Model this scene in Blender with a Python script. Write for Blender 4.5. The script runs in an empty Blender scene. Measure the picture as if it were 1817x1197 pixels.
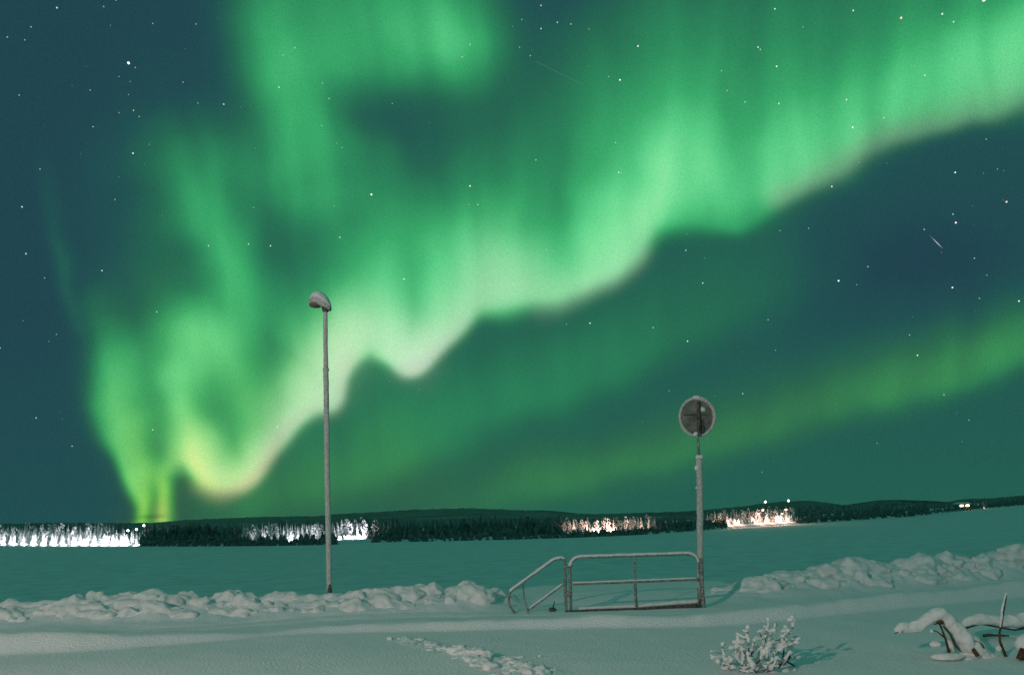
import bpy, bmesh, math, random
import numpy as np
from mathutils import Vector, Matrix, noise

# ---------------------------------------------------------------- camera, world, light, exposure
scene = bpy.context.scene
C = scene.collection
CAM_Z = 2.0; LAKE_Z = -7.0; F = 1300.0; PPX, PPY = 908.5, 914.5; ROLL = math.radians(-1.7)
cam_d = bpy.data.cameras.new('camera'); cam = bpy.data.objects.new('camera', cam_d); C.objects.link(cam)
cam_d.sensor_width = 36; cam_d.lens = F/1817*36; cam_d.shift_y = (914.5-598.5)/1817
cam_d.clip_start = .1; cam_d.clip_end = 30000
RM = Matrix.Rotation(math.radians(90), 4, 'X') @ Matrix.Rotation(ROLL, 4, 'Z')
cam.matrix_world = Matrix.Translation((0, 0, CAM_Z)) @ RM
scene.camera = cam
w = bpy.data.worlds.new('World'); scene.world = w; w.use_nodes = True
w.node_tree.nodes['Background'].inputs[0].default_value = (.01, .03, .04, 1)
w.node_tree.nodes['Background'].inputs[1].default_value = .3
scene.view_settings.view_transform = 'Standard'; scene.view_settings.look = 'None'
scene.view_settings.exposure = 0; scene.view_settings.gamma = 1
def lamp(name, loc, power, col, kind='POINT', size=.15, aim=None, sy=None):
    l = bpy.data.lights.new(name, kind); l.energy = power; l.color = col
    if kind == 'AREA':
        l.size = size
        if sy: l.shape = 'RECTANGLE'; l.size_y = sy
    else: l.shadow_soft_size = size
    o = bpy.data.objects.new(name, l); C.objects.link(o); o.location = loc
    if aim: o.rotation_euler = Vector(aim).to_track_quat('-Z', 'Y').to_euler()
    return o
# the street light behind the photographer that throws the warm light over the bank
lamp('street_light', (-12, -8, 8.3), 7600, (1, .755, .69), size=.25)

# ---------------------------------------------------------------- sky
def blur2(a, s):
    r = int(3*s)+1; k = np.exp(-.5*(np.arange(-r, r+1)/s)**2); k /= k.sum()
    p = np.pad(a, ((r, r), (0, 0)), 'edge'); a = sum(k[i]*p[i:i+a.shape[0]] for i in range(2*r+1))
    p = np.pad(a, ((0, 0), (r, r)), 'edge'); return sum(k[i]*p[:, i:i+a.shape[1]] for i in range(2*r+1))
def spline(nodes, m=6):
    P_ = [np.array(n, float) for n in nodes]; P_ = [2*P_[0]-P_[1]]+P_+[2*P_[-1]-P_[-2]]; out = []
    for i in range(1, len(P_)-2):
        a, b, c, d = P_[i-1:i+3]
        for k in range(m):
            t = k/m; q = .5*((2*b)+(c-a)*t+(2*a-5*b+4*c-d)*t*t+(3*b-a-3*c+d)*t**3); q[2:] = b[2:]*(1-t)+c[2:]*t; out.append(tuple(q))
    out.append(tuple(P_[-2])); return out
def stroke(X, Y, nodes):
    nodes = spline(nodes, 5 if len(nodes) > 2 else 2)
    best = np.full(X.shape, 1e9); out = np.zeros(X.shape)
    sn = [np.array([b[1]-a[1], a[0]-b[0]])/np.hypot(b[0]-a[0], b[1]-a[1]) for a, b in zip(nodes[:-1], nodes[1:])]
    vn = [sn[0]]+[p+q for p, q in zip(sn[:-1], sn[1:])]+[sn[-1]]
    for i, ((x0, y0, a0, u0, d0), (x1, y1, a1, u1, d1)) in enumerate(zip(nodes[:-1], nodes[1:])):
        tx, ty = x1-x0, y1-y0; L2 = tx*tx+ty*ty
        q = ((X-x0)*tx+(Y-y0)*ty)/L2; t = np.clip(q, 0, 1); dx = X-(x0+t*tx); dy = Y-(y0+t*ty)
        nx = np.where(q < 0, vn[i][0], np.where(q > 1, vn[i+1][0], sn[i][0])); ny = np.where(q < 0, vn[i][1], np.where(q > 1, vn[i+1][1], sn[i][1]))
        d = np.sqrt(dx*dx+dy*dy); side = (dx*nx+dy*ny)/np.hypot(nx, ny)
        w = np.clip(side/np.maximum(d, 1e-3)*1.5, -1, 1)*.5+.5
        s = w*(u0+(u1-u0)*t)+(1-w)*(d0+(d1-d0)*t); a = a0+(a1-a0)*t
        v = a*np.exp(-(d/s)**2)
        m = d < best; best = np.where(m, d, best); out = np.where(m, v, out)
    return out
# aurora strands: x, y, strength, softness above (left of travel), softness below
GREEN = [
 [(1140,412,.40,90,30),(1170,372,.45,100,60),(1240,300,.60,105,90),(1300,335,.50,100,56),(1395,280,.66,110,52),(1500,222,.72,100,52),(1650,150,.78,95,56),(1817,90,.90,85,84),(1950,40,.85,80,84)],
 [(1180,385,.12,60,26),(1215,395,.24,70,18),(1300,408,.28,60,14),(1380,345,.20,60,18),(1480,280,.14,60,18),(1640,222,.16,60,16),(1817,172,.2,60,18)],
 [(700,420,.12,150,120),(900,330,.18,170,120),(1200,170,.24,170,130),(1500,30,.28,140,110),(1817,-60,.34,150,110)],
 [(1180,-60,.12,120,120),(1150,180,.12,120,120)],
 [(340,820,.70,50,14),(375,850,.90,50,12),(420,854,.90,46,12),(462,838,.94,44,12),(492,795,.84,56,11),(540,740,.84,80,13),(592,724,.95,90,8),(614,678,1.,86,9),(630,634,.88,95,14),(655,604,.74,95,24),(690,628,.94,64,10),(733,654,1.12,60,8),(790,610,.92,78,11),(845,552,.80,110,17),(900,538,.86,140,22),(1000,512,.82,105,24),(1085,465,.84,96,26),(1135,390,.76,86,28),(1160,330,.40,80,50)],
 [(900,430,.24,100,90),(950,350,.16,90,90)],
 [(740,560,.14,60,60),(800,500,.16,80,60)],
 [(310,690,.28,50,34),(335,780,.55,40,26),(365,842,.45,34,24)],
 [(285,170,.02,90,80),(300,230,.14,80,76),(322,305,.30,66,62),(345,360,.42,52,55),(385,430,.44,66,40),(408,500,.42,70,48),(415,570,.34,80,60),(350,600,.26,60,60),(320,660,.22,50,50)],
 [(335,590,.28,50,50),(390,640,.38,50,50),(425,710,.34,50,50),(420,770,.26,44,50)],
 [(172,540,.14,50,34),(188,620,.32,56,36),(180,720,.54,46,32),(200,800,.60,46,11),(232,860,.68,26,9),(252,890,.72,16,10),(262,925,.74,14,10)],
 [(225,660,.26,60,60),(240,750,.38,56,56),(262,800,.2,40,40)],
 [(300,740,.16,34,26),(300,800,.44,26,16),(283,838,.5,18,16),(289,870,.74,14,11),(298,922,.8,13,9)],
 [(250,830,.28,34,28),(268,870,.18,24,20)],
 [(470,-40,.20,80,70),(485,60,.30,64,60),(492,130,.48,60,62),(508,200,.58,72,66),(528,270,.50,90,72),(540,320,.26,95,76)],
 [(400,290,.20,84,64),(540,340,.22,70,52)],
 [(620,-40,.42,130,120),(730,10,.46,120,110)],
 [(730,60,.34,90,80),(800,80,.40,80,66)],
 [(500,70,.20,90,80),(600,105,.30,90,56),(700,125,.26,80,46)],
 [(560,130,.16,70,70),(560,200,.16,60,60)],
 [(690,280,.13,30,60),(700,400,.2,90,70),(660,470,.22,90,90)],
 [(580,600,.24,90,60),(520,680,.22,66,50)],
 [(250,330,.08,110,110),(300,500,.16,130,130),(330,640,.16,130,130)],
 [(60,270,.02,14,10),(85,370,.07,18,12),(108,470,.14,18,12),(130,580,.06,14,10)],
 [(450,880,.16,120,60),(700,800,.19,130,56),(950,700,.17,120,56),(1200,595,.13,130,50),(1380,500,.09,130,60),(1500,400,.0,130,80)],
 [(780,900,.03,40,40),(1000,860,.13,60,28),(1240,798,.13,66,34),(1500,717,.14,70,32),(1817,630,.19,74,28),(1950,598,.19,74,28)],
 [(1560,680,.05,110,40),(1817,590,.12,110,60)],
 [(560,560,.16,150,110),(760,480,.18,130,110)],
]
WHITE = [
 [(400,860,.3,26,16),(450,845,.5,32,16),(492,798,.65,40,14),(540,740,.62,48,14),(595,718,.7,54,12),(612,665,.6,56,14),(632,625,.42,70,20),(655,600,.40,60,18),(695,628,.55,44,14),(733,652,.85,40,14),(790,612,.65,50,14),(845,550,.42,56,20),(895,525,.40,84,30),(1000,522,.24,44,20),(1110,475,.28,42,20),(1145,420,.18,40,20)],
 [(1380,345,.2,26,20),(1480,285,.18,30,20),(1640,215,.18,30,20),(1817,160,.14,30,22)],
 [(560,670,.25,50,50),(600,650,.45,50,50),(622,595,.25,46,46)], [(730,600,.3,40,40),(740,640,.4,40,30)],
 [(340,800,.2,40,40),(370,835,.3,40,20)],
]
YELLOW = [
 [(280,780,.25,60,60),(290,850,.7,50,40),(275,910,1.0,60,50)],
 [(200,720,.2,60,60),(240,850,.6,40,40),(265,910,.9,50,40)],
 [(330,800,.5,60,30),(375,855,.7,60,24),(430,850,.6,50,20),(480,810,.45,50,20)],
 [(500,740,.2,90,50),(600,640,.2,90,60)],
 [(350,890,.5,60,60),(560,870,.6,60,80),(700,820,.4,80,80)],
 [(750,890,.35,60,60),(1000,850,.5,60,40),(1300,770,.5,60,40),(1600,670,.5,60,40),(1817,610,.4,60,40)],
 [(280,600,.15,120,120),(400,700,.2,120,120)],
]
RED = [
 [(345,862,.4,16,12),(390,874,.8,14,10),(440,862,.8,14,10),(490,822,.8,20,10),(505,772,.5,20,12),(545,744,.3,16,12),(592,738,.5,16,10),(612,705,.5,20,12),(632,640,.3,16,12)],
 [(720,662,.6,16,9),(760,648,.6,18,9),(800,612,.5,18,10),(830,575,.3,16,12)],
 [(960,562,.3,20,14),(1100,502,.34,22,14),(1140,462,.3,20,14)],
 [(1380,362,.25,20,14),(1480,298,.3,20,14),(1640,232,.3,20,14),(1817,190,.3,20,14)],
 [(290,895,.3,10,12),(296,915,.35,10,12)],
]
RAMP = [(0.,(33,65,79)),(.12,(34,82,82)),(.25,(38,104,82)),(.42,(45,136,92)),(.6,(58,168,106)),(.8,(86,202,132)),(1.,(118,224,152)),(1.3,(160,238,176))]
def lin(c):
    c = np.asarray(c, float)/255; return np.where(c <= .04045, c/12.92, ((c+.055)/1.055)**2.4)
def aurora(X, Y, step=3.):
    """linear RGB of the sky on a regular grid X, Y (reference pixels)"""
    def soft(sg, seed): n = blur2(np.random.default_rng(seed).standard_normal(X.shape), sg/step); return n/n.std()
    X0, Y0_ = X, Y; X = X+9*soft(60, 11)+3.5*soft(22, 12); Y = Y+8*soft(60, 13)+3.5*soft(22, 14)
    def S(L): 
        o = np.zeros(X.shape)
        for n in L: o = o+stroke(X, Y, n)
        return o
    g = 1.35*(1-np.exp(-S(GREEN)/1.1))
    # fine rays along the field lines and slow unevenness
    def aniso(sx, sy, seed):
        n = np.random.default_rng(seed).standard_normal(X.shape)
        for ax, sg in ((1, sx/step), (0, sy/step)):
            r = int(3*sg)+1; k = np.exp(-.5*(np.arange(-r, r+1)/sg)**2); k /= k.sum(); pw = [(0, 0), (0, 0)]; pw[ax] = (r, r); p = np.pad(n, pw, 'wrap')
            n = sum(k[q]*(p[:, q:q+n.shape[1]] if ax else p[q:q+n.shape[0]]) for q in range(2*r+1))
        return n/n.std()
    lean = np.clip(.24-.00022*X, -.06, .26)*(Y-500)
    ci = np.clip(((X-lean)-X.min())/step, 0, X.shape[1]-1.01); c0 = ci.astype(int); cf = ci-c0; rows_ = np.arange(X.shape[0])[:, None]
    def ray(sx, sy, seed): n = aniso(sx, sy, seed); return n[rows_, c0]*(1-cf)+n[rows_, c0+1]*cf
    g = g*(1+.05*ray(9, 110, 1)+.06*ray(22, 140, 2)+.05*ray(60, 80, 3))
    floor = .03+.10*np.clip((X-100)/700, 0, 1)*np.clip((Y+100)/800, 0, 1)+.07*np.clip((Y-560)/380, 0, 1)
    floor = floor-.10*np.exp(-((X-1650)/260)**2-((Y-480)/110)**2)+.06*np.exp(-((X-1150)/400)**2-((Y-200)/300)**2)
    g = g+np.clip(floor, -.02, 1)
    g = blur2(g, 5.5/step)
    w = blur2(1-np.exp(-S(WHITE)), 8/step); y = blur2(1-np.exp(-S(YELLOW)), 8/step); r = blur2(1-np.exp(-S(RED)), 4/step)
    xs = [a for a, _ in RAMP]
    c = np.stack([np.interp(g, xs, [lin(q[1])[i] for q in RAMP]) for i in range(3)], -1)
    br = np.clip(g/.6, 0, 1)[..., None]
    yt = c*np.array([3.3, 1.12, .34]); c = c+(yt-c)*(y*np.clip(.3+g, 0, 1))[..., None]
    wt = lin((222, 238, 212)); c = c+(wt-c)*(w*np.clip(g*1.5-.2, 0, 1)*.98)[..., None]
    yy = y[..., None]; rt = lin((180, 172, 176))*(1-yy)+lin((226, 152, 112))*yy; c = c+(rt-c)*(r*np.clip(g*1.3-.1, 0, .8))[..., None]
    return c
random.seed(7)
RMi = RM.inverted()
def raydir(px, py):
    """direction through a reference pixel, scaled so that y = 1"""
    d = RM @ Vector(((px-PPX)/F, (PPY-py)/F, -1)); return d/d.y
def P(px, py, Y):
    d = raydir(px, py); return Vector((d.x*Y, Y, CAM_Z+d.z*Y))
def G(px, py, z=0.):
    d = raydir(px, py); Y = (z-CAM_Z)/d.z; return Vector((d.x*Y, Y, z))

# ---- materials
def mat(name, col, rough=.7, col2=None, scale=8., bump=0., bscale=60., metal=0., detail=4., lo=.4, hi=.6, bdist=.02):
    m = bpy.data.materials.new(name); m.use_nodes = True; nt = m.node_tree; b = nt.nodes['Principled BSDF']
    b.inputs['Base Color'].default_value = (*col, 1); b.inputs['Roughness'].default_value = rough
    b.inputs['Metallic'].default_value = metal; b.inputs['Specular IOR Level'].default_value = .25
    tc = nt.nodes.new('ShaderNodeTexCoord')
    if col2:
        n = nt.nodes.new('ShaderNodeTexNoise'); n.inputs['Scale'].default_value = scale; n.inputs['Detail'].default_value = detail
        nt.links.new(tc.outputs['Object'], n.inputs['Vector'])
        r = nt.nodes.new('ShaderNodeValToRGB'); r.color_ramp.elements[0].position = lo; r.color_ramp.elements[1].position = hi
        r.color_ramp.elements[0].color = (*col, 1); r.color_ramp.elements[1].color = (*col2, 1)
        nt.links.new(n.outputs['Fac'], r.inputs['Fac']); nt.links.new(r.outputs['Color'], b.inputs['Base Color'])
    if bump:
        n2 = nt.nodes.new('ShaderNodeTexNoise'); n2.inputs['Scale'].default_value = bscale; n2.inputs['Detail'].default_value = 6
        nt.links.new(tc.outputs['Object'], n2.inputs['Vector'])
        bp = nt.nodes.new('ShaderNodeBump'); bp.inputs['Strength'].default_value = bump; bp.inputs['Distance'].default_value = bdist
        nt.links.new(n2.outputs['Fac'], bp.inputs['Height']); nt.links.new(bp.outputs['Normal'], b.inputs['Normal'])
    return m
M = {}
M['snow'] = mat('snow', (.74, .76, .78), .75, (.84, .84, .85), 26., .55, 24., bdist=.035, detail=6, lo=.35, hi=.65)
M['bank'] = mat('bank_snow', (.70, .71, .72), .8, (.82, .82, .82), 6., .4, 26., bdist=.04)
M['lake'] = mat('lake_snow', (.64, .66, .67), .8, (.80, .81, .81), .35, .4, .25, bdist=.3, detail=8, lo=.35, hi=.65)
M['frost'] = mat('frosted_metal', (.42, .42, .41), .9, (.62, .62, .60), 30., .8, 90., bdist=.01)
M['cap'] = mat('snow_cap', (.72, .72, .72), .85, (.8, .8, .8), 20., .35, 60., bdist=.012)
M['steel'] = mat('railing_steel', (.10, .115, .105), .6, (.34, .35, .335), 26., .4, 80., bdist=.006)
M['dark_steel'] = mat('dark_steel', (.035, .045, .038), .55, (.12, .125, .11), 20.)
M['plate'] = mat('sign_back', (.10, .105, .09), .6, (.24, .24, .22), 5., .3, 60., detail=5, lo=.35, hi=.7, bdist=.004)
M['glass'] = mat('lamp_bowl', (.20, .14, .11), .35)
M['bark'] = mat('bark', (.055, .028, .018), .85, (.14, .07, .035), 30., .8, 80.)
M['twig'] = mat('twig_bark', (.035, .03, .025), .85, (.09, .075, .06), 40.)
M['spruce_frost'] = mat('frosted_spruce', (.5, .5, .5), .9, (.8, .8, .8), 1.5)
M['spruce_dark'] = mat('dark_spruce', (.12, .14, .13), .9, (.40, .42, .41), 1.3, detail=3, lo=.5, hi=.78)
M['spruce_far'] = mat('far_spruce', (.15, .18, .17), .95, (.30, .33, .32), .08, detail=4, lo=.4, hi=.6)
M['brush'] = mat('shore_brush', (.10, .12, .11), .95, (.2, .22, .21), .5)
M['trunk'] = mat('trunk_bark', (.05, .04, .035), .9)
M['forest'] = mat('forest_canopy', (.03, .045, .038), .95, (.15, .17, .16), .03, detail=9, lo=.45, hi=.62)
M['hill'] = mat('wooded_hill', (.10, .13, .115), .95, (.23, .27, .25), .012, detail=10, lo=.40, hi=.66)
M['wall'] = mat('cabin_wall', (.22, .16, .11), .8, (.28, .2, .14), 2.)
M['post'] = mat('lamp_post_metal', (.12, .12, .12), .6)
def emit(name, col, st):
    m = bpy.data.materials.new(name); m.use_nodes = True; b = m.node_tree.nodes['Principled BSDF']
    b.inputs['Base Color'].default_value = (0, 0, 0, 1); b.inputs['Emission Color'].default_value = (*col, 1); b.inputs['Emission Strength'].default_value = st
    return m
M['lit_cool'] = emit('lit_cool', (.9, .95, 1), 12); M['lit_warm'] = emit('lit_warm', (1, .72, .45), 12); M['lit_orange'] = emit('lit_orange', (1, .42, .12), 4)
M['lit_white'] = emit('lit_white', (.85, .85, 1), 3.0)

# ---- object helpers
def tag(o, label=None, cat=None, group=None, kind=None):
    if label: o['label'] = label
    if cat: o['category'] = cat
    if group: o['group'] = group
    if kind: o['kind'] = kind
    return o
def obj(name, verts, faces, m, parent=None, smooth=True, mi=None):
    me = bpy.data.meshes.new(name); me.from_pydata([tuple(v) for v in verts], [], faces)
    for k in (m if isinstance(m, list) else [m]): me.materials.append(k)
    if mi is not None: me.polygons.foreach_set('material_index', mi)
    if smooth: me.polygons.foreach_set('use_smooth', [True]*len(me.polygons))
    me.update(); o = bpy.data.objects.new(name, me); C.objects.link(o)
    if parent: o.parent = parent; o.matrix_parent_inverse = parent.matrix_world.inverted()
    return o
def empty(name, loc):
    o = bpy.data.objects.new(name, None); C.objects.link(o); o.location = loc; o.matrix_world = Matrix.Translation(loc)
    o.empty_display_size = .1; return o
class MB:
    """collects shapes that become one mesh"""
    def __init__(s): s.v = []; s.f = []; s.mi = []
    def add(s, v, f, k=0):
        n = len(s.v); s.v += [Vector(q) for q in v]; s.f += [tuple(i+n for i in q) for q in f]; s.mi += [k]*len(f)
    def tube(s, pts, rad, seg=10, jit=0., k=0, sub=None, squash=1.):
        pts = [Vector(p) for p in pts]; rad = list(rad) if hasattr(rad, '__len__') else [rad]*len(pts)
        if sub:
            np_, nr = [], []
            for i in range(len(pts)-1):
                L = (pts[i+1]-pts[i]).length; n = max(1, int(L/sub))
                for j in range(n): t = j/n; np_.append(pts[i].lerp(pts[i+1], t)); nr.append(rad[i]+(rad[i+1]-rad[i])*t)
            np_.append(pts[-1]); nr.append(rad[-1]); pts, rad = np_, nr
        v = []; f = []; up = None
        for i, p in enumerate(pts):
            t = (pts[min(i+1, len(pts)-1)]-pts[max(i-1, 0)]).normalized()
            if up is None: up = t.orthogonal().normalized()
            up = (up-t*up.dot(t)).normalized(); si = t.cross(up)
            for a in range(seg):
                an = 2*math.pi*a/seg; d = up*math.cos(an)+si*math.sin(an); r = rad[i]
                if jit: r *= 1+jit*noise.noise((p+d*rad[i])*9.)+jit*.7*noise.noise((p+d*rad[i])*31.)
                q = d*r; q.z *= squash; v.append(p+q)
        for i in range(len(pts)-1):
            for a in range(seg): b = (a+1) % seg; f.append((i*seg+a, i*seg+b, (i+1)*seg+b, (i+1)*seg+a))
        n = len(v); v += [pts[0]-(pts[1]-pts[0]).normalized()*rad[0]*.4, pts[-1]+(pts[-1]-pts[-2]).normalized()*rad[-1]*.4]
        for a in range(seg): b = (a+1) % seg; f.append((n, b, a)); m_ = (len(pts)-1)*seg; f.append((n+1, m_+a, m_+b))
        s.add(v, f, k)
    def blob(s, c, r, sub=2, jit=.25, fr=1.6, sc=(1, 1, 1), k=0):
        bm = bmesh.new(); bmesh.ops.create_icosphere(bm, subdivisions=sub, radius=1); off = Vector((random.random()*50, random.random()*50, 3))
        c = Vector(c)
        for v in bm.verts:
            d = v.co.copy(); q = 1+jit*noise.noise(d*fr+off)+jit*.5*noise.noise(d*fr*2.7+off)
            v.co = Vector((d.x*sc[0], d.y*sc[1], d.z*sc[2]))*r*q+c
        bm.verts.index_update(); s.add([v.co.copy() for v in bm.verts], [tuple(x.index for x in f.verts) for f in bm.faces], k); bm.free()
    def box(s, c, d, k=0, rz=0.):
        ca, sa = math.cos(rz), math.sin(rz); v = []
        for z in (-1, 1):
            for x, y in ((-1, -1), (1, -1), (1, 1), (-1, 1)):
                X, Y = x*d[0]/2, y*d[1]/2; v.append((c[0]+X*ca-Y*sa, c[1]+X*sa+Y*ca, c[2]+z*d[2]/2))
        s.add(v, [(0, 3, 2, 1), (4, 5, 6, 7), (0, 1, 5, 4), (1, 2, 6, 5), (2, 3, 7, 6), (3, 0, 4, 7)], k)
    def build(s, name, m, parent=None, smooth=True, vox=0.):
        o = obj(name, s.v, s.f, m, parent, smooth, s.mi)
        if vox:
            r = o.modifiers.new('r', 'REMESH'); r.mode = 'VOXEL'; r.voxel_size = vox; r.use_smooth_shade = True
            q = o.modifiers.new('s', 'SMOOTH'); q.iterations = 3 if vox < .02 else 8
            dg = bpy.context.evaluated_depsgraph_get(); me = bpy.data.meshes.new_from_object(o.evaluated_get(dg))
            o.modifiers.clear(); old = o.data; o.data = me; me.name = name; bpy.data.meshes.remove(old)
        return o

# ---- sky dome with aurora and stars
def build_sky():
    R = 9000.; st = 4.
    gx = np.arange(-420, 2260, st); gy = np.arange(-520, 985, st); X, Y = np.meshgrid(gx, gy); A = aurora(X, Y, st)
    # a small dark cloud bank low over the far shore
    d = np.clip(np.exp(-((X-268)/26)**4-((Y-916+.05*(X-268))/3.)**2), 0, 1)[..., None]; A = A*(1-.42*d)
    az = np.concatenate([np.arange(-180, -48, 3.), np.arange(-48, 48, .13), np.arange(48, 180.1, 3.)])
    el = np.concatenate([np.arange(-6, 0, 1.), np.arange(0, 44, .13), np.arange(44, 90.1, 2.)])
    AZ, EL = np.meshgrid(np.radians(az), np.radians(el)); D = np.stack([np.sin(AZ)*np.cos(EL), np.cos(AZ)*np.cos(EL), np.sin(EL)], -1)
    r = np.array(RMi.to_3x3()); L = D @ r.T; zz = np.minimum(L[..., 2], -.05)
    px = PPX+F*L[..., 0]/-zz; py = PPY-F*L[..., 1]/-zz
    fx = np.clip((px-gx[0])/st, 0, len(gx)-1.001); fy = np.clip((py-gy[0])/st, 0, len(gy)-1.001)
    ix = fx.astype(int); iy = fy.astype(int); tx = (fx-ix)[..., None]; ty = (fy-iy)[..., None]
    col = (A[iy, ix]*(1-tx)+A[iy, ix+1]*tx)*(1-ty)+(A[iy+1, ix]*(1-tx)+A[iy+1, ix+1]*tx)*ty
    out = np.clip(np.maximum(np.maximum(-300-px, px-2140)/200, (-400-py)/250), 0, 1); out = np.where(L[..., 2] > -.06, 1, out)[..., None]
    amb = np.array(AMBIENT)*(1+.25*np.sin(3*AZ+1)*np.cos(EL))[..., None]
    col = col*(1-out)+amb*out
    ctr = np.array([0, 0, CAM_Z]); V = (D*R+ctr).reshape(-1, 3).tolist(); nc = len(az); cols = col.reshape(-1, 3).tolist()
    f = [(i*nc+j, (i+1)*nc+j, (i+1)*nc+j+1, i*nc+j+1) for i in range(len(el)-1) for j in range(nc-1)]
    def star(px, py, r, b, tint=(1, 1, 1), r2=None, ang=0):
        r *= .52; b *= .9; r2 = r2 and r2*.6; c = raydir(px, py).normalized(); u = Vector((c.y, -c.x, 0)).normalized(); v = c.cross(u); k = len(V); rr = r/F*R*.99*(c.y)
        a1 = r if r2 is None else r2; ca, sa = math.cos(ang), math.sin(ang); o = Vector(ctr)+c*R*.99
        for i in range(7):
            t = 2*math.pi*i/7; x, y = math.cos(t)*r, math.sin(t)*a1; x, y = x*ca-y*sa, x*sa+y*ca
            V.append(list(o+(u*x+v*y)*(R*.99/F/max(c.y, .3)))); cols.append([b*q for q in tint])
        f.append(tuple(range(k, k+7)))
    for q in STARS:
        x, y, r_, b = q[:4]; star(x, y, r_, b, q[4] if len(q) > 4 else (.85, 1, .95))
    rr = random.Random(3)
    for i in range(230):
        star(rr.uniform(-350, 2200), rr.uniform(-400, 870)**1. if True else 0, rr.uniform(.55, .95), rr.uniform(.16, .55), (.8, 1, .95))
    for i in range(9):   # meteor
        t = i/8; star(1650+21*t, 418+21*t, 2.4, .12+.8*math.exp(-((t-.6)/.28)**2), (.85, .9, 1), .75, math.radians(45))
    for i in range(24):
        t = i/23; star(952+82*t, 110+40*t, 2.6, .17, (.55, 1.25, .85), .5, math.radians(26))
    o = obj('sky', V, f, [])
    o.data.attributes.new('Col', 'FLOAT_COLOR', 'POINT').data.foreach_set('color', np.array([[*c, 1] for c in cols], dtype=np.float32).ravel())
    m = bpy.data.materials.new('night_sky'); m.use_nodes = True; nt = m.node_tree; nt.nodes.clear()
    out_ = nt.nodes.new('ShaderNodeOutputMaterial'); e = nt.nodes.new('ShaderNodeEmission'); a = nt.nodes.new('ShaderNodeAttribute'); a.attribute_name = 'Col'
    tc = nt.nodes.new('ShaderNodeNewGeometry'); nz = nt.nodes.new('ShaderNodeTexNoise'); nz.inputs['Scale'].default_value = .085; nz.inputs['Detail'].default_value = 1
    mr = nt.nodes.new('ShaderNodeMapRange'); mr.inputs[1].default_value = .25; mr.inputs[2].default_value = .75; mr.inputs[3].default_value = .88; mr.inputs[4].default_value = 1.12
    vm = nt.nodes.new('ShaderNodeVectorMath'); vm.operation = 'SCALE'; nt.links.new(tc.outputs['Position'], nz.inputs['Vector']); nt.links.new(nz.outputs['Fac'], mr.inputs[0])
    nt.links.new(a.outputs['Color'], vm.inputs[0]); nt.links.new(mr.outputs[0], vm.inputs['Scale']); nt.links.new(vm.outputs[0], e.inputs['Color']); nt.links.new(e.outputs[0], out_.inputs['Surface']); m.cycles.emission_sampling = 'NONE'
    o.data.materials.append(m); tag(o, kind='structure')
AMBIENT = (.036, .170, .148)
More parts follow.
